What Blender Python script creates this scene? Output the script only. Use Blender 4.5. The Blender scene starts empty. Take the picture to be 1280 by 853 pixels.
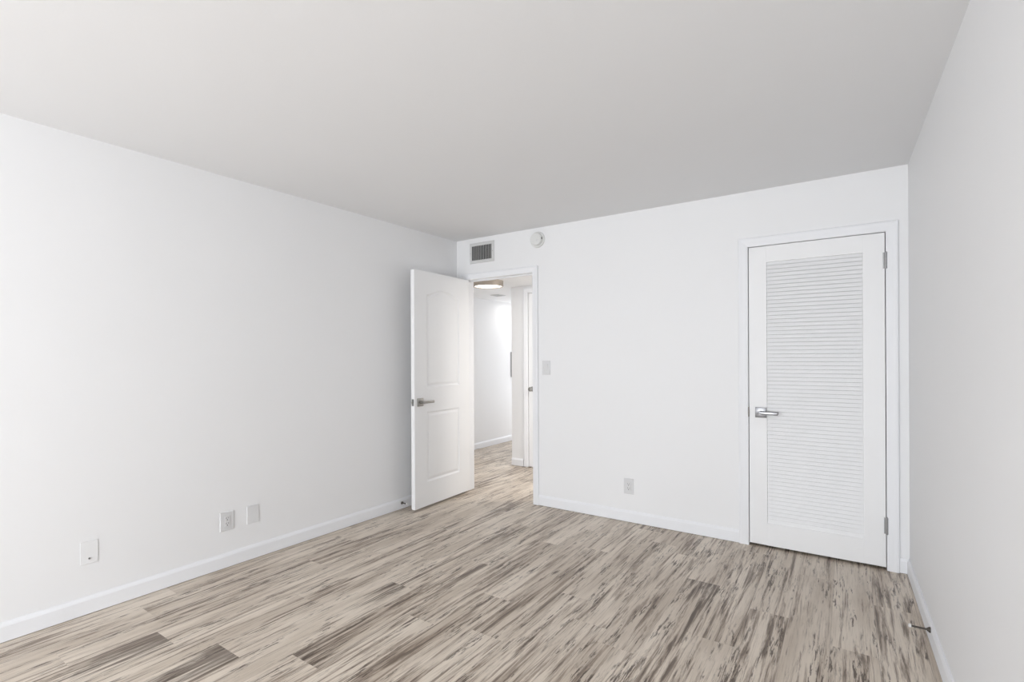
import bpy, bmesh, math, random
from mathutils import Vector, Matrix

scene = bpy.context.scene
col = scene.collection
random.seed(11)

# ------------------------------------------------------------------ camera, light, exposure
ROOM_H = 2.44           # bedroom ceiling
HALL_H = 2.14           # dropped hall ceiling
W = 3.4887              # width of the far wall
SA, SC = 0.01649, 0.01695   # both side walls open out by about one degree
FRONT = -7.40           # window wall behind the camera
F_PX = 625.2
yaw, roll = 0.5911, -0.0045

fw = Vector((-math.sin(yaw), math.cos(yaw), 0))
rt0 = Vector((math.cos(yaw), math.sin(yaw), 0))
up0 = Vector((0, 0, 1))
rt = rt0 * math.cos(roll) + up0 * math.sin(roll)
up = up0 * math.cos(roll) - rt0 * math.sin(roll)
cam_data = bpy.data.cameras.new('camera')
cam = bpy.data.objects.new('camera', cam_data)
col.objects.link(cam)
cam.matrix_world = Matrix(((rt.x, up.x, -fw.x, 3.1865),
                           (rt.y, up.y, -fw.y, -3.784),
                           (rt.z, up.z, -fw.z, 1.3053),
                           (0, 0, 0, 1)))
cam_data.sensor_width = 36
cam_data.sensor_fit = 'HORIZONTAL'
cam_data.lens = F_PX / 1280 * 36
cam_data.shift_y = 19.7 / 1280
cam_data.clip_start = 0.02
scene.camera = cam

world = bpy.data.worlds.new('daylight')
scene.world = world
world.use_nodes = True
world.node_tree.nodes['Background'].inputs[0].default_value = (0.80, 0.88, 1.0, 1)
world.node_tree.nodes['Background'].inputs[1].default_value = 2.0

scene.view_settings.view_transform = 'Standard'
scene.view_settings.look = 'None'
scene.view_settings.gamma = 1
scene.view_settings.use_curve_mapping = False
scene.view_settings.exposure = 0.14


def area(name, loc, rot, sx, sy, power, colour):
    d = bpy.data.lights.new(name, 'AREA')
    d.shape = 'RECTANGLE'
    d.size, d.size_y = sx, sy
    d.energy = power
    d.color = colour
    o = bpy.data.objects.new(name, d)
    o.location, o.rotation_euler = loc, rot
    col.objects.link(o)
    return o


# daylight entering by the big window behind the camera
WIN = (0.45, 3.05, 0.15, 2.25)
area('window_sky', (1.75, FRONT - 0.10, 1.20), (math.radians(84), 0, 0), 2.6, 2.1, 19, (0.93, 0.965, 1.0))
# sunlit ground outside throwing light up through the same window
area('window_ground_bounce', (1.75, FRONT - 0.14, 0.90), (math.radians(118), 0, 0), 2.6, 1.4, 130, (0.955, 0.978, 1.0))
# added fill light standing in for daylight from the passage's unseen far end
area('passage_daylight_fill', (-0.55, 3.86, 1.15), (math.radians(-90), 0, 0), 1.1, 1.8, 18, (1.0, 0.99, 0.97))
# unseen fill added in the hall to brighten the open door and corner
hall_far = area('hall_fill_unseen', (1.62, 0.67, HALL_H - 0.05), (0, 0, 0), 0.30, 0.30, 20, (1.0, 0.97, 0.93))
# recessed downlight of the passage, tucked round the corner of the hall wall
area('passage_downlight', (-0.86, 2.50, HALL_H - 0.012), (0, 0, 0), 0.12, 0.12, 1.4, (1.0, 0.97, 0.92))


# ------------------------------------------------------------------ helpers
def new_bm():
    return bmesh.new()


def box(bm, x0, x1, y0, y1, z0, z1, bev=0.0, seg=2):
    vs = [bm.verts.new((x, y, z)) for z in (z0, z1) for y in (y0, y1) for x in (x0, x1)]
    fs = [(0, 2, 3, 1), (4, 5, 7, 6), (0, 1, 5, 4), (2, 6, 7, 3), (0, 4, 6, 2), (1, 3, 7, 5)]
    faces = [bm.faces.new([vs[i] for i in f]) for f in fs]
    if bev:
        es = list({e for f in faces for e in f.edges})
        bmesh.ops.bevel(bm, geom=es, offset=bev, segments=seg, affect='EDGES', profile=0.5)
    return faces


def prism(bm, pts, z0, z1):
    """Vertical prism over a plan outline."""
    lo = [bm.verts.new((x, y, z0)) for x, y in pts]
    hi = [bm.verts.new((x, y, z1)) for x, y in pts]
    n = len(pts)
    bm.faces.new(lo[::-1])
    bm.faces.new(hi)
    for i in range(n):
        j = (i + 1) % n
        bm.faces.new((lo[i], lo[j], hi[j], hi[i]))


def sweep(bm, prof, path):
    """Sweep a closed profile of 3-D offsets, given per path station as a list of points."""
    rings = [[bm.verts.new(p) for p in st] for st in path]
    n = len(rings[0])
    for a, b in zip(rings, rings[1:]):
        for i in range(n):
            j = (i + 1) % n
            bm.faces.new((a[i], a[j], b[j], b[i]))
    bm.faces.new(rings[0][::-1])
    bm.faces.new(rings[-1])


def lathe(bm, prof, origin, axis, n=32):
    """Revolve (radius, height) pairs about an axis."""
    axis = Vector(axis).normalized()
    t = Vector((0, 0, 1)) if abs(axis.z) < 0.9 else Vector((1, 0, 0))
    u = axis.cross(t).normalized()
    v = axis.cross(u)
    o = Vector(origin)
    rings = []
    for r, h in prof:
        if r < 1e-6:
            rings.append([bm.verts.new(o + axis * h)])
        else:
            rings.append([bm.verts.new(o + axis * h + (u * math.cos(2 * math.pi * k / n) + v * math.sin(2 * math.pi * k / n)) * r) for k in range(n)])
    for a, b in zip(rings, rings[1:]):
        for k in range(n):
            j = (k + 1) % n
            if len(a) == 1 and len(b) == 1:
                continue
            if len(a) == 1:
                bm.faces.new((a[0], b[k], b[j]))
            elif len(b) == 1:
                bm.faces.new((a[k], b[0], a[j]))
            else:
                bm.faces.new((a[k], b[k], b[j], a[j]))


def obj(name, bm, material, parent=None, smooth=False):
    bmesh.ops.remove_doubles(bm, verts=bm.verts, dist=1e-6)
    bmesh.ops.recalc_face_normals(bm, faces=bm.faces)
    me = bpy.data.meshes.new(name)
    bm.to_mesh(me)
    bm.free()
    me.materials.append(material)
    if smooth:
        for p in me.polygons:
            p.use_smooth = True
        try:
            me.set_sharp_from_angle(angle=math.radians(35))
        except Exception:
            pass
    o = bpy.data.objects.new(name, me)
    col.objects.link(o)
    if parent:
        o.parent = parent
    return o


def tag(o, label, cat, group=None, kind=None):
    o['label'] = label
    o['category'] = cat
    if group:
        o['group'] = group
    if kind:
        o['kind'] = kind
    return o


def thing(name, label, cat, loc, rotz=0.0, group=None, kind=None):
    o = bpy.data.objects.new(name, None)
    o.empty_display_size = 0.05
    col.objects.link(o)
    o.location = loc
    o.rotation_euler = (0, 0, rotz)
    return tag(o, label, cat, group, kind)


def struct(name, bm, material, label, cat, smooth=False):
    return tag(obj(name, bm, material, None, smooth), label, cat, None, 'structure')


# ------------------------------------------------------------------ materials
def mat(name, colour, rough=0.5, metal=0.0, bump=None, spec=0.5, mottled=0.0):
    m = bpy.data.materials.new(name)
    m.use_nodes = True
    nt = m.node_tree
    b = nt.nodes['Principled BSDF']
    b.inputs['Base Color'].default_value = (*colour, 1)
    b.inputs['Roughness'].default_value = rough
    b.inputs['Metallic'].default_value = metal
    b.inputs['Specular IOR Level'].default_value = spec
    tc = nt.nodes.new('ShaderNodeTexCoord')
    if mottled:
        n = nt.nodes.new('ShaderNodeTexNoise')
        n.inputs['Scale'].default_value = 2.3
        n.inputs['Detail'].default_value = 3
        nt.links.new(tc.outputs['Object'], n.inputs['Vector'])
        mx = nt.nodes.new('ShaderNodeMix')
        mx.data_type = 'RGBA'
        nt.links.new(n.outputs['Fac'], mx.inputs[0])
        mx.inputs[6].default_value = (*[c * (1 - mottled) for c in colour], 1)
        mx.inputs[7].default_value = (*[min(1, c * (1 + mottled)) for c in colour], 1)
        nt.links.new(mx.outputs[2], b.inputs['Base Color'])
    if bump:
        sc, st, dist = bump
        n = nt.nodes.new('ShaderNodeTexNoise')
        n.inputs['Scale'].default_value = sc
        n.inputs['Detail'].default_value = 3
        nt.links.new(tc.outputs['Object'], n.inputs['Vector'])
        bp = nt.nodes.new('ShaderNodeBump')
        bp.inputs['Strength'].default_value = st
        bp.inputs['Distance'].default_value = dist
        nt.links.new(n.outputs['Fac'], bp.inputs['Height'])
        nt.links.new(bp.outputs['Normal'], b.inputs['Normal'])
    return m


M_WALL = mat('wall_paint', (0.88, 0.88, 0.885), 0.6, bump=(90, 0.10, 0.002), spec=0.3, mottled=0.008)
M_CEIL = mat('ceiling_paint', (0.85, 0.85, 0.855), 0.8, bump=(120, 0.10, 0.002), spec=0.2, mottled=0.008)
M_TRIM = mat('trim_paint', (0.88, 0.886, 0.905), 0.5, spec=0.3)
M_DOOR = mat('door_paint', (0.89, 0.89, 0.893), 0.5, bump=(160, 0.04, 0.001), spec=0.45)
M_PLATE = mat('cover_plate_plastic', (0.73, 0.73, 0.735), 0.35)
M_PLATE_GREY = mat('grey_blank_plate_plastic', (0.76, 0.76, 0.765), 0.4)
M_PLATE_WALL = mat('wall_toned_plastic', (0.86, 0.86, 0.863), 0.45, spec=0.3)
M_HOLE = mat('socket_slot_dark', (0.035, 0.034, 0.033), 0.6)
M_NICKEL = mat('satin_nickel', (0.33, 0.32, 0.30), 0.28, 1.0)
M_CHROME = mat('polished_chrome', (0.27, 0.27, 0.28), 0.30, 1.0)
M_DARKMETAL = mat('dark_bronze_metal', (0.10, 0.09, 0.08), 0.38, 0.8)
M_HINGE = mat('hinge_steel', (0.34, 0.34, 0.34), 0.35, 1.0)
M_RUBBER = mat('white_rubber_tip', (0.80, 0.78, 0.76), 0.6)
M_VENT = mat('vent_enamel', (0.68, 0.68, 0.675), 0.45)
M_SLAT = mat('vent_slat_enamel', (0.62, 0.62, 0.61), 0.45)
M_DUCT = mat('dark_duct_lining', (0.09, 0.09, 0.088), 0.8)
M_PLASTIC = mat('detector_plastic', (0.78, 0.78, 0.765), 0.42)
M_RIM = mat('brushed_nickel_drum', (0.50, 0.44, 0.38), 0.35, 0.9)
M_PANEL = mat('grey_wall_panel', (0.27, 0.27, 0.27), 0.5)
M_GAP = mat('dark_threshold', (0.05, 0.045, 0.04), 0.7)


def lamp_mat(name, colour, strength):
    m = mat(name, (0.9, 0.9, 0.88), 0.4)
    b = m.node_tree.nodes['Principled BSDF']
    b.inputs['Emission Color'].default_value = (*colour, 1)
    b.inputs['Emission Strength'].default_value = strength
    return m


M_LAMP = lamp_mat('lit_diffuser', (1.0, 0.965, 0.92), 4.0)


def floor_material():
    """Distressed grey-beige vinyl planks: every plank carries its own tone, seed and dark stain."""
    m = bpy.data.materials.new('weathered_plank_vinyl')
    m.use_nodes = True
    nt = m.node_tree
    N, L = nt.nodes.new, nt.links.new
    b = nt.nodes['Principled BSDF']

    def attr(name):
        a = N('ShaderNodeAttribute')
        a.attribute_name = name
        return a

    def math_(op, a, c, clamp=False):
        n = N('ShaderNodeMath')
        n.operation = op
        n.use_clamp = clamp
        for i, v in enumerate((a, c)):
            if v is None:
                continue
            if isinstance(v, (int, float)):
                n.inputs[i].default_value = v
            else:
                L(v, n.inputs[i])
        return n.outputs[0]

    def ramp(fac, lo, hi):
        n = N('ShaderNodeMapRange')
        n.interpolation_type = 'SMOOTHSTEP'
        L(fac, n.inputs[0])
        n.inputs[1].default_value = lo
        n.inputs[2].default_value = hi
        return n.outputs[0]

    coord = attr('plank_coord')      # metres across, metres along, seed
    data = attr('plank_data')        # tone, stain, unused
    sep = N('ShaderNodeSeparateXYZ')
    L(data.outputs['Vector'], sep.inputs[0])
    tone, stain = sep.outputs[0], sep.outputs[1]
    cs = N('ShaderNodeSeparateXYZ')
    L(coord.outputs['Vector'], cs.inputs[0])

    def noise(sx, sy, sz, detail, rough=0.55, distort=0.0):
        mp = N('ShaderNodeMapping')
        mp.inputs['Scale'].default_value = (sx, sy, sz)
        L(coord.outputs['Vector'], mp.inputs['Vector'])
        n = N('ShaderNodeTexNoise')
        n.inputs['Scale'].default_value = 1
        n.inputs['Detail'].default_value = detail
        n.inputs['Roughness'].default_value = rough
        n.inputs['Distortion'].default_value = distort
        L(mp.outputs[0], n.inputs['Vector'])
        return n.outputs['Fac']

    cloud = noise(7, 1.1, 1, 3)
    streak = noise(36, 1.9, 1.3, 9, 0.68, 0.5)
    fibre = noise(260, 7, 1.7, 5, 0.65)
    hair = noise(150, 3.2, 3.3, 8, 0.72, 0.3)
    ragged = noise(90, 8, 2.1, 8, 0.72, 0.4)
    blotch = noise(19, 2.6, 2.7, 5, 0.62, 0.4)

    def mix(fac, c0, c1):
        n = N('ShaderNodeMix')
        n.data_type = 'RGBA'
        if isinstance(fac, (int, float)):
            n.inputs[0].default_value = fac
        else:
            L(fac, n.inputs[0])
        for i, c in ((6, c0), (7, c1)):
            if isinstance(c, tuple):
                n.inputs[i].default_value = (*c, 1)
            else:
                L(c, n.inputs[i])
        return n.outputs[2]

    light, mid, brown, dark = FLOOR_COLOURS
    base = mix(ramp(cloud, 0.32, 0.66), mid, light)
    base = mix(math_('MULTIPLY', ramp(fibre, 0.48, 0.72), 0.40), base, brown)
    # long weathered streaks
    st = math_('ADD', streak, math_('MULTIPLY', tone, 0.035))
    base = mix(math_('MULTIPLY', ramp(st, 0.49, 0.60), 0.68), base, brown)
    base = mix(math_('MULTIPLY', ramp(st, 0.575, 0.66), 0.66), base, dark)
    # fine dark grain lines
    base = mix(math_('MULTIPLY', math_('MULTIPLY', ramp(hair, 0.55, 0.63), ramp(st, 0.40, 0.55)), 0.65), base, dark)
    # dark ragged flecks gathered in patches
    fl = math_('MULTIPLY', ramp(math_('ADD', ragged, math_('MULTIPLY', tone, 0.02)), 0.51, 0.57), ramp(blotch, 0.50, 0.60))
    base = mix(math_('MULTIPLY', fl, 0.88), base, dark)
    # stained plank ends with ragged edges
    sm = ramp(math_('ADD', stain, math_('MULTIPLY', math_('SUBTRACT', streak, 0.5), 2.4)), 0.45, 0.85)
    base = mix(math_('MULTIPLY', sm, 0.68), base, dark)
    # plank seams
    edge = math_('ABSOLUTE', math_('SUBTRACT', cs.outputs[0], PLANK_W / 2), None)
    seam = ramp(edge, PLANK_W / 2 - 0.0020, PLANK_W / 2 - 0.0004)
    base = mix(math_('MULTIPLY', seam, 0.25), base, dark)
    L(base, b.inputs['Base Color'])
    r = N('ShaderNodeMapRange')
    L(fibre, r.inputs[0])
    r.inputs[3].default_value = 0.29
    r.inputs[4].default_value = 0.42
    L(r.outputs[0], b.inputs['Roughness'])
    b.inputs['Specular IOR Level'].default_value = 0.42
    bp = N('ShaderNodeBump')
    bp.inputs['Strength'].default_value = 0.12
    bp.inputs['Distance'].default_value = 0.002
    L(math_('SUBTRACT', fibre, math_('MULTIPLY', seam, 0.8)), bp.inputs['Height'])
    L(bp.outputs['Normal'], b.inputs['Normal'])
    return m


PLANK_W, PLANK_L, PLANK_X0 = 0.178, 1.235, 0.0895
FLOOR_COLOURS = ((0.76, 0.672, 0.57), (0.57, 0.485, 0.395), (0.265, 0.192, 0.138), (0.070, 0.044, 0.029))
M_FLOOR = floor_material()


# ------------------------------------------------------------------ room shell
def lx(y):
    """x of the left wall's face at y."""
    return SA * y


def rx(y):
    """x of the right wall's face at y."""
    return W - SC * y


def build_floor():
    bm = new_bm()
    ca = bm.loops.layers.float_vector.new('plank_coord')
    da = bm.loops.layers.float_vector.new('plank_data')
    x_lo, x_hi, y_lo, y_hi = -1.45, 3.95, FRONT - 0.15, 3.95
    # joints and stains read off the floor: column -> (a joint's y, {piece index from it: stain near/far})
    joints = {1: -3.075, 2: -2.75, 4: -2.64, 5: -1.763, 6: -2.50, 8: -1.58, 12: -1.67, 13: -0.775}
    stained = {(2, -1): (0.15, 0.85), (4, -1): (0.1, 0.9), (5, -1): (0.0, 0.62), (6, 0): (0.66, 0.1),
               (13, -1): (0.0, 0.72), (3, 0): (0.3, 0.0), (16, 1): (0.45, 0.2), (17, 0): (0.35, 0.45)}
    k0 = math.floor((x_lo - PLANK_X0) / PLANK_W)
    k1 = math.floor((x_hi - PLANK_X0) / PLANK_W)
    for k in range(k0, k1 + 1):
        j = joints.get(k, random.uniform(0, PLANK_L))
        base = math.floor((y_lo - j) / PLANK_L)
        top = math.floor((y_hi - j) / PLANK_L)
        for i in range(base, top + 1):
            ya, yb = j + i * PLANK_L, j + (i + 1) * PLANK_L
            a, b_ = max(ya, y_lo), min(yb, y_hi)
            xa = PLANK_X0 + k * PLANK_W
            xb = xa + PLANK_W
            c, d = max(xa, x_lo), min(xb, x_hi)
            if b_ - a < 1e-4 or d - c < 1e-4:
                continue
            seed = random.uniform(0, 40)
            ao = random.uniform(0, 30)
            tone = random.uniform(-1, 1)
            s0, s1 = stained.get((k, i), (0, 0))
            f = bm.faces.new([bm.verts.new(p) for p in ((c, a, 0), (d, a, 0), (d, b_, 0), (c, b_, 0))])
            for l in f.loops:
                t = (l.vert.co.y - ya) / PLANK_L
                l[ca] = (l.vert.co.x - xa, l.vert.co.y - ya + ao, seed)
                l[da] = (tone, s0 + (s1 - s0) * t, 0)
    top_faces = list(bm.faces)
    box(bm, x_lo, x_hi, y_lo, y_hi, -0.12, -0.0005)
    me_obj = bpy.data.meshes.new('floor')
    bm.to_mesh(me_obj)
    bm.free()
    me_obj.materials.append(M_FLOOR)
    o = bpy.data.objects.new('floor', me_obj)
    col.objects.link(o)
    tag(o, 'weathered grey-beige wood plank floor with dark streaks running into the hall', 'floor', None, 'structure')


build_floor()

T = 0.12
bm = new_bm()
prism(bm, [(lx(FRONT - T) - T, FRONT - T), (rx(FRONT - T) + T, FRONT - T), (rx(0) + T, 0.0), (lx(0) - T, 0.0)], ROOM_H, ROOM_H + 0.12)
struct('ceiling', bm, M_CEIL, 'plain matte white bedroom ceiling', 'ceiling')

bm = new_bm()
prism(bm, [(lx(FRONT), FRONT), (lx(0), 0), (lx(0) - T, 0), (lx(FRONT) - T, FRONT)], 0, ROOM_H)
struct('wall_left', bm, M_WALL, 'long bare white bedroom wall beside the open door, low cover plates on it', 'wall')
bm = new_bm()
prism(bm, [(rx(0), 0), (rx(FRONT), FRONT), (rx(FRONT) + T, FRONT), (rx(0) + T, 0)], 0, ROOM_H)
struct('wall_right', bm, M_WALL, 'bare white wall next to the louvered closet door', 'wall')

DX0, DX1, DZ = 0.103, 0.872, 2.050        # doorway to the hall
CX0, CX1, CZ = 2.6165, 3.3795, 2.0535        # closet opening
bm = new_bm()
Y0, Y1 = 0.0, T
box(bm, -1.29, DX0 - 0.018, Y0, Y1, 0, ROOM_H)
box(bm, DX0 - 0.018, DX1 + 0.018, Y0, Y1, DZ + 0.018, ROOM_H)
box(bm, DX1 + 0.018, CX0 - 0.001, Y0, Y1, 0, ROOM_H)
box(bm, CX0 - 0.001, CX1 + 0.001, Y0, Y1, CZ + 0.001, ROOM_H)
box(bm, CX1 + 0.001, W + T, Y0, Y1, 0, ROOM_H)
struct('wall_back', bm, M_WALL, 'white wall holding the doorway, light switch and closet door', 'wall')

wx0, wx1, wz0, wz1 = WIN
bm = new_bm()
box(bm, lx(FRONT) - T, wx0, FRONT - T, FRONT, 0, ROOM_H)
box(bm, wx1, rx(FRONT) + T, FRONT - T, FRONT, 0, ROOM_H)
box(bm, wx0, wx1, FRONT - T, FRONT, wz1, ROOM_H)
box(bm, wx0, wx1, FRONT - T, FRONT, 0, wz0)
struct('wall_front', bm, M_WALL, 'white window wall facing the closet door', 'wall')

# window frame in the wall behind the camera
bm = new_bm()
for a in (wx0, (wx0 + wx1) / 2 - 0.025, wx1 - 0.05):
    box(bm, a, a + 0.05, FRONT - 0.09, FRONT - 0.03, wz0, wz1, 0.004)
for a in (wz0, wz1 - 0.05):
    box(bm, wx0, wx1, FRONT - 0.09, FRONT - 0.03, a, a + 0.05, 0.004)
struct('window_1', bm, M_TRIM, 'wide white framed window of the bedroom', 'window')

# closet box behind the louvered door
bm = new_bm()
box(bm, 2.28, 2.34, T, 0.80, 0, ROOM_H)
box(bm, W + 0.0, W + T, T, 0.80, 0, ROOM_H)
box(bm, 2.28, W + T, 0.80, 0.86, 0, ROOM_H)
box(bm, 2.28, W + T, T, 0.86, ROOM_H, ROOM_H + 0.06)
struct('wall_closet', bm, M_WALL, 'white inside of the closet behind the louvered door', 'wall')

# hall shell
HY = 1.225
bm = new_bm()
box(bm, -1.29, 2.28, T, 3.90, HALL_H, HALL_H + 0.12)
struct('ceiling_hall', bm, M_WALL, 'lower white hall ceiling carrying the round lamp', 'ceiling')
bm = new_bm()
box(bm, -1.29, -1.17, T, 3.90, 0, HALL_H)
struct('wall_hall_left', bm, M_WALL, 'brightly lit white passage wall seen through the doorway', 'wall')
bm = new_bm()
box(bm, -0.18, 0.045, HY, HY + T, 0, HALL_H)
box(bm, 0.045, 0.81, HY, HY + T, 2.055, HALL_H)
box(bm, 0.81, 2.28, HY, HY + T, 0, HALL_H)
struct('wall_hall_far', bm, M_WALL, 'narrow white hall wall end facing the doorway', 'wall')
bm = new_bm()
box(bm, -1.17, -1.12, 3.78, 3.90, 0, HALL_H)
box(bm, 0.02, 0.9, 3.78, 3.90, 0, HALL_H)
box(bm, -1.12, 0.02, 3.78, 3.90, 0, 0.20)
box(bm, -1.12, 0.02, 3.78, 3.90, 2.08, HALL_H)
box(bm, 0.9, 1.0, HY + T, 3.90, 0, HALL_H)
box(bm, 2.16, 2.28, T, HY, 0, HALL_H)
struct('wall_hall_end', bm, M_WALL, 'white walls closing the hall and passage out of sight', 'wall')

bm = new_bm()
for a in (-1.12, -0.57, -0.02):
    box(bm, a, a + 0.04, 3.79, 3.83, 0.20, 2.08, 0.003)
for a in (0.20, 2.04):
    box(bm, -1.12, 0.02, 3.79, 3.83, a, a + 0.04, 0.003)
struct('added_window_2', bm, M_TRIM, 'unseen tall window added at the passage end for its fill light', 'window')  # opening and frame added to give the passage fill a source

# baseboards: square body, rounded lip
BH, BT = 0.090, 0.013
PROF = [(0, 0.003), (BT, 0.003), (BT, BH - 0.018), (BT - 0.004, BH - 0.008), (BT - 0.0075, BH), (0, BH)]


def baseboard(bm, a, b, n):
    """Run from a to b (plan points on the wall face), n = unit normal into the room."""
    sweep(bm, PROF, [[(p[0] + n[0] * d, p[1] + n[1] * d, z) for d, z in PROF] for p in (a, b)])


bm = new_bm()
baseboard(bm, (lx(FRONT), FRONT), (lx(0), 0.0), (1, -SA))
struct('baseboard_left', bm, M_TRIM, 'white baseboard under the row of low cover plates', 'baseboard')
bm = new_bm()
baseboard(bm, (DX1 + 0.055, 0), (CX0 - 0.058, 0), (0, -1))
struct('baseboard_back', bm, M_TRIM, 'white baseboard between doorway and closet door', 'baseboard')
bm = new_bm()
baseboard(bm, (rx(0), -0.0), (rx(FRONT), FRONT), (-1, -SC))
struct('baseboard_right', bm, M_TRIM, 'white baseboard carrying the long dark door stop', 'baseboard')
bm = new_bm()
baseboard(bm, (CX1 + 0.062, 0), (W, 0), (0, -1))
struct('baseboard_corner', bm, M_TRIM, 'short stub of white baseboard between closet casing and corner', 'baseboard')
bm = new_bm()
baseboard(bm, (-1.17, T), (-1.17, 3.78), (1, 0))
struct('baseboard_passage', bm, M_TRIM, 'white baseboard along the bright passage wall', 'baseboard')
bm = new_bm()
baseboard(bm, (-0.18, HY), (-0.011, HY), (0, -1))
struct('baseboard_hall', bm, M_TRIM, 'short white baseboard at the foot of the narrow hall wall', 'baseboard')


# casings: a moulded profile mitred round the opening
def casing(bm, x0, x1, ztop, w, y, sgn=-1, z0=0.0, t=0.017):
    prof = [(0.0, 0.0), (0.0, t * 0.55), (0.006, t * 0.72), (w * 0.55, t * 0.85), (w - 0.012, t), (w - 0.003, t * 0.9), (w, t * 0.6), (w, 0.0)]
    st = []
    for cx, cz, dx, dz in ((x0, z0, -1, 0), (x0, ztop, -1, 1), (x1, ztop, 1, 1), (x1, z0, 1, 0)):
        st.append([(cx + dx * d, y + sgn * h, cz + dz * d) for d, h in prof])
    sweep(bm, prof, st)


bm = new_bm()
casing(bm, DX0, DX1, DZ, 0.056, 0.0)
casing(bm, DX0, DX1, DZ, 0.056, T, 1)
# jamb lining and stop of the doorway
box(bm, DX0 - 0.018, DX0, 0.0, T, 0, DZ)
box(bm, DX1, DX1 + 0.018, 0.0, T, 0, DZ)
box(bm, DX0 - 0.018, DX1 + 0.018, 0.0, T, DZ, DZ + 0.018)
box(bm, DX0, DX0 + 0.003, 0.045, 0.085, 0, DZ)
box(bm, DX1 - 0.008, DX1, 0.045, 0.085, 0, DZ)
box(bm, DX0, DX1, 0.045, 0.085, DZ - 0.010, DZ)
tr = struct('trim_1', bm, M_TRIM, 'white casing and jamb round the open hall doorway', 'door trim')
bm = new_bm()
box(bm, DX1 - 0.0095, DX1 + 0.001, 0.012, 0.040, 0.905, 0.965, 0.001)
obj('strike_plate', bm, M_DARKMETAL, tr)['label'] = 'small dark metal strike plate on the jamb'

bm = new_bm()
casing(bm, CX0, CX1, CZ, 0.062, 0.0)
struct('trim_2', bm, M_TRIM, 'white moulded casing round the louvered closet door', 'door trim')
bm = new_bm()
casing(bm, 0.055, 0.80, 2.060, 0.060, HY, -1, 0.012)
struct('trim_3', bm, M_TRIM, 'thin white casing strip beside the shut hall door', 'door trim')


# ------------------------------------------------------------------ doors
def fill_face(bm, outer, holes, y):
    """Flat face in the XZ plane at y with the given outlines cut out; returns the loops of verts."""
    loops, edges = [], []
    for pts in [outer] + holes:
        vs = [bm.verts.new((x, y, z)) for x, z in pts]
        loops.append(vs)
        for i in range(len(vs)):
            edges.append(bm.edges.new((vs[i], vs[(i + 1) % len(vs)])))
    bmesh.ops.triangle_fill(bm, edges=edges, use_beauty=True, use_dissolve=False)
    return loops


def offset_loop(pts, d):
    """Inward offset of a counter-clockwise outline."""
    n = len(pts)
    out = []
    for i in range(n):
        p0, p1, p2 = Vector(pts[i - 1]), Vector(pts[i]), Vector(pts[(i + 1) % n])
        e1, e2 = (p1 - p0).normalized(), (p2 - p1).normalized()
        n1, n2 = Vector((-e1.y, e1.x)), Vector((-e2.y, e2.x))
        b = (n1 + n2)
        b = b / max(b.dot(n1), 0.3)
        out.append((p1.x + b.x * d, p1.y + b.y * d))
    return out


def arch_panel(x0, x1, z0, zs, rise, n=24):
    """Panel outline with a cathedral arch top (counter-clockwise in XZ)."""
    pts = [(x0, z0), (x1, z0), (x1, zs)]
    if rise > 0:
        w = x1 - x0
        sh = w * 0.07
        a, b = x1 - sh, x0 + sh
        for i in range(n + 1):
            t = i / n
            x = a + (b - a) * t
            u = 1 - abs(2 * t - 1)
            u = 0.78 * u + 0.22 * u * u * (3 - 2 * u)
            pts.append((x, zs + rise * math.sin(math.pi / 2 * u)))
    pts.append((x0, zs))
    return pts


def moulded_face(bm, y_face, sgn, wd, z0, z1, panels):
    """Door face at y_face (sgn = +1 if its outside is +y) with routed raised panels."""
    loops = fill_face(bm, [(0, z0), (wd, z0), (wd, z1), (0, z1)], panels, y_face)
    for pts, outer in zip(panels, loops[1:]):
        prev = outer
        for d, depth in ((0.006, 0.004), (0.013, 0.0085), (0.020, 0.0085), (0.034, 0.004), (0.040, 0.0032)):
            cur = [bm.verts.new((x, y_face - sgn * depth, z)) for x, z in offset_loop(pts, d)]
            for i in range(len(cur)):
                j = (i + 1) % len(cur)
                bm.faces.new((prev[i], prev[j], cur[j], cur[i]))
            prev = cur
        bmesh.ops.triangle_fill(bm, edges=[bm.edges.get((prev[i], prev[(i + 1) % len(prev)])) for i in range(len(prev))], use_beauty=True)
    return loops[0]


def lever_handle(parent, x, y, z, sgn, point, mats, name='door_handle', rose=0.070, length=0.125):
    """Square rose with a flat bar lever; sgn = direction of y that is outward, point = lever direction along x."""
    m_rose, m_lever = mats
    bm = new_bm()
    ya, yb = sorted((y, y + sgn * 0.009))
    box(bm, x - rose / 2, x + rose / 2, ya, yb, z - rose / 2, z + rose / 2, 0.0022)
    h = obj(name, bm, m_rose, parent, True)
    h['label'] = 'square metal handle rose'
    bm = new_bm()
    lathe(bm, [(0.0, 0.0), (0.0125, 0.0), (0.0125, 0.030), (0.011, 0.047), (0.0, 0.047)], (x, y + sgn * 0.008, z), (0, sgn, 0), 24)
    obj('neck', bm, m_lever, h, True)
    bm = new_bm()
    ya, yb = sorted((y + sgn * 0.042, y + sgn * 0.056))
    xa, xb = sorted((x - point * 0.013, x + point * length))
    box(bm, xa, xb, ya, yb, z - 0.0105, z + 0.0105, 0.004, 3)
    xa, xb = sorted((x + point * (length - 0.016), x + point * length))
    ya, yb = sorted((y + sgn * 0.034, y + sgn * 0.047))
    box(bm, xa, xb, ya, yb, z - 0.0095, z + 0.0095, 0.004, 3)
    obj('lever', bm, m_lever, h, True)
    return h


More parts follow.
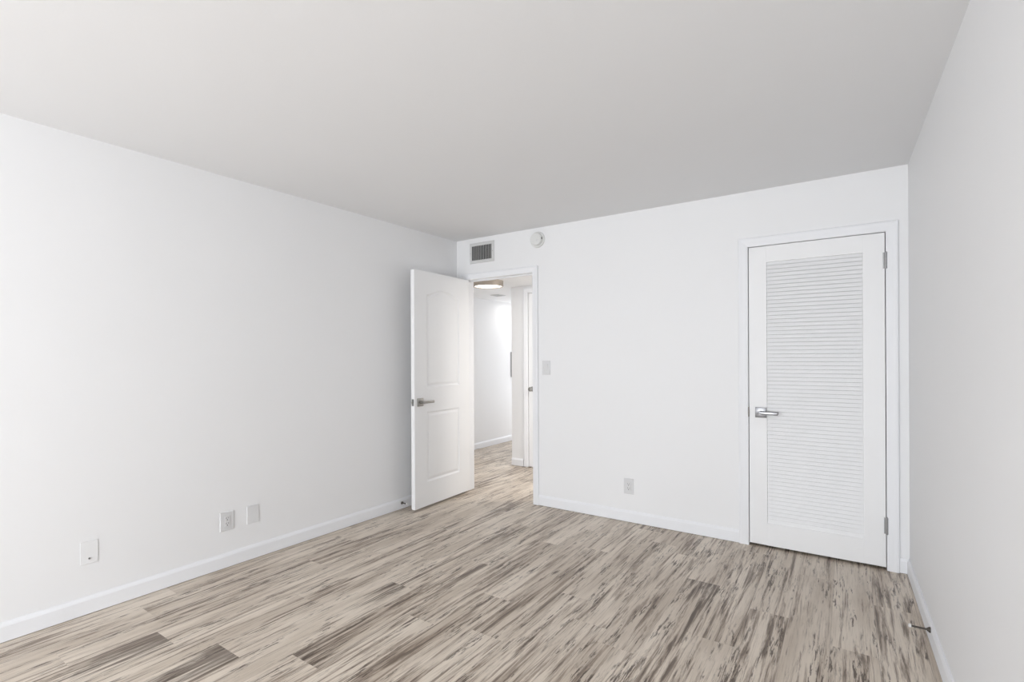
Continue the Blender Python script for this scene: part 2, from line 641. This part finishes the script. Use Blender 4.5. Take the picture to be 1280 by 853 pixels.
def hinge(parent, x, y, z, h=0.098):
    bm = new_bm()
    n = 5
    for i in range(n):
        a = z - h / 2 + h * i / n
        lathe(bm, [(0, 0), (0.0068, 0), (0.0068, h / n - 0.0012), (0, h / n - 0.0012)], (x, y, a), (0, 0, 1), 20)
    lathe(bm, [(0, 0), (0.0045, 0), (0.005, h + 0.006), (0.0, h + 0.009)], (x, y, z - h / 2 - 0.003), (0, 0, 1), 16)
    box(bm, x - 0.014, x + 0.012, y + 0.006, y + 0.0085, z - h / 2, z + h / 2)
    o = obj('hinge', bm, M_HINGE, parent, True)
    o['label'] = 'steel hinge knuckle'
    return o


# open two-panel door: local x runs from hinge to free edge, local -y is the face towards the left wall when open
d1 = thing('door_1', 'open white two-panel arched door swung against the bare wall', 'door', (0.112, -0.006, 0.0),
           math.radians(-90 + 1.4), None, 'structure')
DW, DT, DB, DTOP = 0.752, 0.038, 0.020, 2.045
px0, px1 = 0.150, 0.600
panels = [arch_panel(px0, px1, 0.226, 0.832, 0.0), arch_panel(px0, px1, 1.044, 1.852, 0.048)]
bm = new_bm()
fo = moulded_face(bm, DT, 1, DW, DB, DTOP, panels)
bo = moulded_face(bm, 0.0, -1, DW, DB, DTOP, panels)
for i in range(4):
    j = (i + 1) % 4
    bm.faces.new((fo[i], fo[j], bo[j], bo[i]))
obj('slab', bm, M_DOOR, d1)
lever_handle(d1, DW - 0.066, DT, 0.922, 1, -1, (M_NICKEL, M_NICKEL))
lever_handle(d1, DW - 0.066, 0.0, 0.922, -1, -1, (M_NICKEL, M_NICKEL), length=0.10)
bm = new_bm()
box(bm, DW - 0.0005, DW + 0.0015, 0.007, 0.031, 0.922 - 0.029, 0.922 + 0.029, 0.0005)
lp = obj('latch_plate', bm, M_HINGE, d1)
lp['label'] = 'steel latch plate on the door edge'
bm = new_bm()
box(bm, DW, DW + 0.011, 0.0125, 0.0255, 0.922 - 0.009, 0.922 + 0.009, 0.003)
obj('latch_bolt', bm, M_NICKEL, lp, True)
bm = new_bm()
for s in (-1, 1):
    lathe(bm, [(0, 0), (0.0042, 0), (0.003, 0.0012), (0, 0.0012)], (DW + 0.0012, 0.019, 0.922 + s * 0.021), (1, 0, 0), 14)
obj('screw', bm, M_HOLE, lp)
for z in (0.22, 1.02, 1.86):
    hinge(d1, -0.004, -0.004, z)

# closed louvered closet door: local origin at its lower free corner
CW0, CW1 = 2.620, 3.376
d2 = thing('door_2', 'closed white louvered closet door with chrome lever', 'door', (CW0, 0.0, 0.0), 0, None, 'structure')
cw = CW1 - CW0
LX0, LX1, LZ0, LZ1 = 2.731 - CW0, 3.266 - CW0, 0.168, 1.940
CB, CT = 0.017, 2.050
CF, CBK = -0.004, 0.031     # front and back face y
bm = new_bm()
box(bm, 0, LX0, CF, CBK, CB, CT, 0.0025)
obj('stile', bm, M_DOOR, d2)
bm = new_bm()
box(bm, LX1, cw, CF, CBK, CB, CT, 0.0025)
obj('stile', bm, M_DOOR, d2)
bm = new_bm()
box(bm, LX0 - 0.001, LX1 + 0.001, CF + 0.0003, CBK, CB, LZ0)
obj('bottom_rail', bm, M_DOOR, d2)
bm = new_bm()
box(bm, LX0 - 0.001, LX1 + 0.001, CF + 0.0003, CBK, LZ1, CT)
obj('top_rail', bm, M_DOOR, d2)
bm = new_bm()
NL = 68
pitch = (LZ1 - LZ0) / NL
for i in range(NL):
    zc = LZ0 + (i + 0.5) * pitch
    lo, hi = zc - pitch * 0.5, zc + pitch * 0.5
    gap = 0.0 if i == 0 else 0.0046
    pr = [(CF + 0.0025, lo + gap), (CF + 0.0110, hi - 0.0004), (CF + 0.0150, min(hi + 0.007, LZ1)),
          (CF + 0.0210, min(hi + 0.007, LZ1)), (CF + 0.0090, lo + gap + 0.002)]
    pr = [(yy, max(zz, LZ0)) for yy, zz in pr]
    sweep(bm, pr, [[(x, yy, zz) for yy, zz in pr] for x in (LX0 - 0.004, LX1 + 0.004)])
lv = obj('louver_panel', bm, M_DOOR, d2)
lv['label'] = 'panel of narrow horizontal louvers'
lever_handle(d2, 2.694 - CW0, CF, 0.918, -1, 1, (M_CHROME, M_CHROME), length=0.108)
bm = new_bm()
box(bm, -0.0055, 0.0005, -0.012, 0.006, 0.885, 0.952, 0.001)
o = obj('strike_plate', bm, M_DARKMETAL, d2)
o['label'] = 'dark metal strike plate in the door gap'
hinge(d2, cw + 0.004, -0.012, 1.880)
hinge(d2, cw + 0.004, -0.012, 0.270)

# shut door in the hall, only its edge shows beside the jamb
d3 = thing('door_3', 'shut white hall door seen as a sliver at the doorway edge', 'door', (0.058, HY, 0.0), 0, None, 'structure')
bm = new_bm()
fo = moulded_face(bm, 0.004, -1, 0.738, 0.010, 2.050, [arch_panel(0.13, 0.61, 0.22, 0.83, 0), arch_panel(0.13, 0.61, 1.04, 1.85, 0.048)])
bo = [bm.verts.new((x, 0.040, z)) for x, z in ((0, 0.010), (0.738, 0.010), (0.738, 2.050), (0, 2.050))]
bm.faces.new(bo)
for i in range(4):
    j = (i + 1) % 4
    bm.faces.new((fo[i], fo[j], bo[j], bo[i]))
obj('slab', bm, M_DOOR, d3)
bm = new_bm()
lathe(bm, [(0, 0), (0.030, 0), (0.030, 0.004), (0.026, 0.010), (0.011, 0.014), (0.010, 0.034), (0.022, 0.042), (0.0265, 0.052), (0.023, 0.062), (0.012, 0.066), (0, 0.066)], (0.052, 0.004, 0.925), (0, -1, 0), 32)
o = obj('door_knob', bm, M_NICKEL, d3, True)
o['label'] = 'round nickel knob'


# ------------------------------------------------------------------ fittings on the far wall
def plate_mesh(w, h, t=0.006, hole=None):
    bm = new_bm()
    if hole is None:
        box(bm, -w / 2, w / 2, -t, 0, 0, h, 0.0022)
    else:
        hw, ha, hb = hole
        outer = [(-w / 2, 0), (w / 2, 0), (w / 2, h), (-w / 2, h)]
        inner = [(-hw, ha), (hw, ha), (hw, hb), (-hw, hb)]
        rings = []
        for pts, y in ((outer, 0.0), (outer, -t * 0.45), (offset_loop(outer, 0.003), -t), (inner, -t), (inner, 0.0)):
            rings.append([bm.verts.new((x, y, z)) for x, z in pts])
        for a, b in zip(rings, rings[1:]):
            for i in range(4):
                j = (i + 1) % 4
                bm.faces.new((a[i], a[j], b[j], b[i]))
    return bm


def add_screw(parent, x, z, y=-0.006, m=None):
    bm = new_bm()
    lathe(bm, [(0, 0), (0.0032, 0), (0.0026, 0.0011), (0, 0.0011)], (x, y, z), (0, -1, 0), 14)
    obj('screw', bm, m or M_PLATE, parent)


def outlet(label, loc, rotz, w, h, material):
    t = thing('wall_outlet', label, 'outlet', loc, rotz)
    obj('cover_plate', plate_mesh(w, h, 0.006, (0.0172, h / 2 - 0.034, h / 2 + 0.034)), material, t)
    bm = new_bm()
    box(bm, -0.0166, 0.0166, -0.0085, 0, h / 2 - 0.0333, h / 2 + 0.0333, 0.0015)
    f = obj('receptacle', bm, material, t)
    for s in (-1, 1):
        zc = h / 2 + s * 0.0165
        bm = new_bm()
        box(bm, -0.0078, -0.0054, -0.0088, -0.006, zc - 0.001, zc + 0.0085)
        box(bm, 0.0054, 0.0078, -0.0088, -0.006, zc - 0.000, zc + 0.0075)
        lathe(bm, [(0, 0), (0.0031, 0), (0.0031, 0.003), (0, 0.003)], (0, -0.0058, zc - 0.0078), (0, -1, 0), 16)
        obj('socket_slots', bm, M_HOLE, f)['label'] = 'dark three-pin socket slots'
    add_screw(t, 0, 0.010, m=material)
    add_screw(t, 0, h - 0.010, m=material)
    return t


outlet('white double outlet on the wall between doorway and closet', (1.751, 0.0, 0.220), 0, 0.080, 0.122, M_PLATE)

s = thing('light_switch', 'white rocker light switch on the wall beside the doorway', 'light switch', (1.007, 0.0, 1.147))
obj('cover_plate', plate_mesh(0.080, 0.123, 0.006, (0.0172, 0.0275, 0.0955)), M_PLATE, s)
bm = new_bm()
pr = [(-0.0035, 0.0282), (-0.0062, 0.0615), (-0.0110, 0.0948), (0, 0.0948), (0, 0.0282)]
sweep(bm, pr, [[(x, yy, zz) for yy, zz in pr] for x in (-0.0165, 0.0165)])
obj('rocker', bm, M_PLATE, s)
add_screw(s, 0, 0.012)
add_screw(s, 0, 0.111)

# supply vent above the doorway
v = thing('air_vent', 'rectangular grey-white air vent high above the open door', 'air vent', (0.310, 0.0, 2.199))
VW, VH = 0.292, 0.196
bm = new_bm()
outer = [(-VW / 2, 0), (VW / 2, 0), (VW / 2, VH), (-VW / 2, VH)]
inner = [(-0.120, 0.030), (0.114, 0.030), (0.114, VH - 0.030), (-0.120, VH - 0.030)]
rings = []
for pts, y in ((outer, 0.0), (outer, -0.003), (offset_loop(outer, 0.007), -0.010), (offset_loop(inner, -0.006), -0.010), (inner, -0.006), (inner, 0.0)):
    rings.append([bm.verts.new((x, y, z)) for x, z in pts])
for a, b in zip(rings, rings[1:]):
    for i in range(4):
        j = (i + 1) % 4
        bm.faces.new((a[i], a[j], b[j], b[i]))
obj('frame', bm, M_VENT, v)
bm = new_bm()
box(bm, -0.120, 0.114, -0.0012, -0.0002, 0.030, VH - 0.030)
obj('duct_backing', bm, M_DUCT, v)['label'] = 'dark duct opening behind the slats'
for i in range(11):
    x = -0.094 + i * 0.0202
    bm = new_bm()
    pr = [(x - 0.0010, -0.0098), (x + 0.0010, -0.0098), (x - 0.0090, -0.0016), (x - 0.0110, -0.0016)]
    prism(bm, pr, 0.030, VH - 0.030)
    obj('slat', bm, M_SLAT, v)
for x in (-0.134, 0.130):
    add_screw(v, x, VH / 2, -0.010, M_HINGE)

# smoke detector
s = thing('smoke_detector', 'round white smoke detector on the wall under the ceiling', 'smoke detector', (0.928, 0.0, 2.333))
bm = new_bm()
lathe(bm, [(0, 0), (0.070, 0), (0.070, 0.012), (0.066, 0.017), (0, 0.017)], (0, 0, 0), (0, -1, 0), 48)
obj('base', bm, M_PLASTIC, s, True)
bm = new_bm()
lathe(bm, [(0, 0.016), (0.056, 0.016), (0.056, 0.021), (0.051, 0.021), (0.051, 0.026), (0.057, 0.026), (0.056, 0.040), (0.051, 0.046), (0.030, 0.049), (0, 0.050)], (0, 0, 0), (0, -1, 0), 48)
cv = obj('cover', bm, M_PLASTIC, s, True)
bm = new_bm()
lathe(bm, [(0, 0.046), (0.009, 0.046), (0.009, 0.0515), (0.007, 0.0525), (0, 0.0525)], (0.018, 0, -0.014), (0, -1, 0), 24)
obj('test_button', bm, M_PLATE, cv, True)
bm = new_bm()
box(bm, 0.0535, 0.0585, -0.040, -0.028, -0.006, 0.010)
obj('indicator_slot', bm, M_DUCT, cv)

# ------------------------------------------------------------------ fittings on the left wall
LROT = math.radians(90) - SA
outlet('white double outlet low on the long bare wall', (lx(-2.186), -2.186, 0.229), LROT, 0.083, 0.117, M_PLATE)
b = thing('blank_cover_plate', 'plain grey-white blank plate just beyond the outlet on the long wall', 'cover plate', (lx(-2.024), -2.024, 0.231), LROT)
obj('cover_plate', plate_mesh(0.077, 0.116), M_PLATE_GREY, b)
add_screw(b, 0, 0.016, m=M_PLATE_GREY)
add_screw(b, 0, 0.100, m=M_PLATE_GREY)
c = thing('cable_jack_plate', 'white cable plate with one tiny dark jack, apart from the other plates', 'cover plate', (lx(-2.865), -2.865, 0.254), LROT)
obj('cover_plate', plate_mesh(0.074, 0.116, 0.003), M_PLATE_WALL, c)
bm = new_bm()
lathe(bm, [(0, 0), (0.0048, 0), (0.0044, 0.002), (0.0036, 0.002), (0.0036, 0.005), (0.0, 0.005)], (0, -0.003, 0.027), (0, -1, 0), 18)
obj('jack', bm, M_HINGE, c)['label'] = 'small metal cable jack'


def door_stop(label, loc, rotz, length, drop=0.0):
    t = thing('door_stop', label, 'door stop', loc, rotz)
    bm = new_bm()
    lathe(bm, [(0, 0), (0.0125, 0), (0.0125, 0.003), (0.0095, 0.008), (0.006, 0.013), (0, 0.013)], (0, 0, 0), (0, -1, 0), 28)
    obj('base', bm, M_DARKMETAL, t, True)
    bm = new_bm()
    lathe(bm, [(0, 0.010), (0.0042, 0.010), (0.0042, length - 0.012), (0.006, length - 0.011), (0.006, length - 0.008), (0, length - 0.008)], (0, 0, 0), (0, -1, 0), 24)
    obj('rod', bm, M_DARKMETAL, t, True)
    bm = new_bm()
    lathe(bm, [(0, length - 0.010), (0.0078, length - 0.010), (0.0082, length - 0.003), (0.006, length), (0, length)], (0, 0, 0), (0, -1, 0), 24)
    obj('tip', bm, M_RUBBER, t, True)['label'] = 'white rubber tip'
    return t


door_stop('dark metal door stop on the baseboard behind the open door', (lx(-0.745) + BT, -0.745, 0.053), LROT, 0.066)
door_stop('long dark door stop with white tip on the closet-side baseboard', (rx(-0.875) - BT, -0.875, 0.069), math.radians(-90) + SC, 0.078)

# ------------------------------------------------------------------ hall
hl = thing('ceiling_light', 'round lit flush ceiling light with brushed nickel rim in the hall', 'ceiling light', (-0.105, 0.655, HALL_H))
R = 0.168
bm = new_bm()
lathe(bm, [(0, 0), (R, 0), (R, 0.060), (R - 0.004, 0.062), (R - 0.018, 0.062), (R - 0.020, 0.052), (R - 0.020, 0.006), (0, 0.006)], (0, 0, 0), (0, 0, -1), 64)
obj('rim', bm, M_RIM, hl, True)
bm = new_bm()
lathe(bm, [(0, 0.010), (R - 0.0205, 0.010), (R - 0.0205, 0.052), (R - 0.05, 0.056), (0, 0.057)], (0, 0, 0), (0, 0, -1), 64)
obj('diffuser', bm, M_LAMP, hl, True)['label'] = 'glowing white diffuser'

hv = thing('ceiling_vent', 'small grey louvered vent in the hall ceiling beyond the lamp', 'air vent', (-0.735, 1.73, HALL_H))
bm = new_bm()
outer = [(-0.075, -0.075), (0.075, -0.075), (0.075, 0.075), (-0.075, 0.075)]
inner = offset_loop(outer, 0.014)
rings = []
for pts, z in ((outer, 0), (outer, -0.004), (offset_loop(outer, 0.005), -0.008), (inner, -0.008), (inner, 0.0)):
    rings.append([bm.verts.new((x, y, z)) for x, y in pts])
for a, b_ in zip(rings, rings[1:]):
    for i in range(4):
        j = (i + 1) % 4
        bm.faces.new((a[i], a[j], b_[j], b_[i]))
obj('frame', bm, M_VENT, hv)
bm = new_bm()
box(bm, -0.061, 0.061, -0.061, 0.061, -0.0012, -0.0003)
obj('duct_backing', bm, M_DUCT, hv)
for i in range(6):
    x = -0.047 + i * 0.0188
    bm = new_bm()
    box(bm, x - 0.003, x + 0.003, -0.061, 0.061, -0.0075, -0.003)
    obj('slat', bm, M_SLAT, hv)

pn = thing('wall_panel', 'narrow dark grey panel on the bright passage wall at its end', 'wall panel', (-1.17, 2.872, 0.99), math.radians(90))
bm = new_bm()
box(bm, -0.20, 0.20, -0.012, 0, 0, 0.39, 0.003)
obj('case', bm, M_PANEL, pn)
bm = new_bm()
box(bm, -0.17, 0.17, -0.016, -0.012, 0.03, 0.36, 0.003)
obj('cover', bm, M_PANEL, pn)
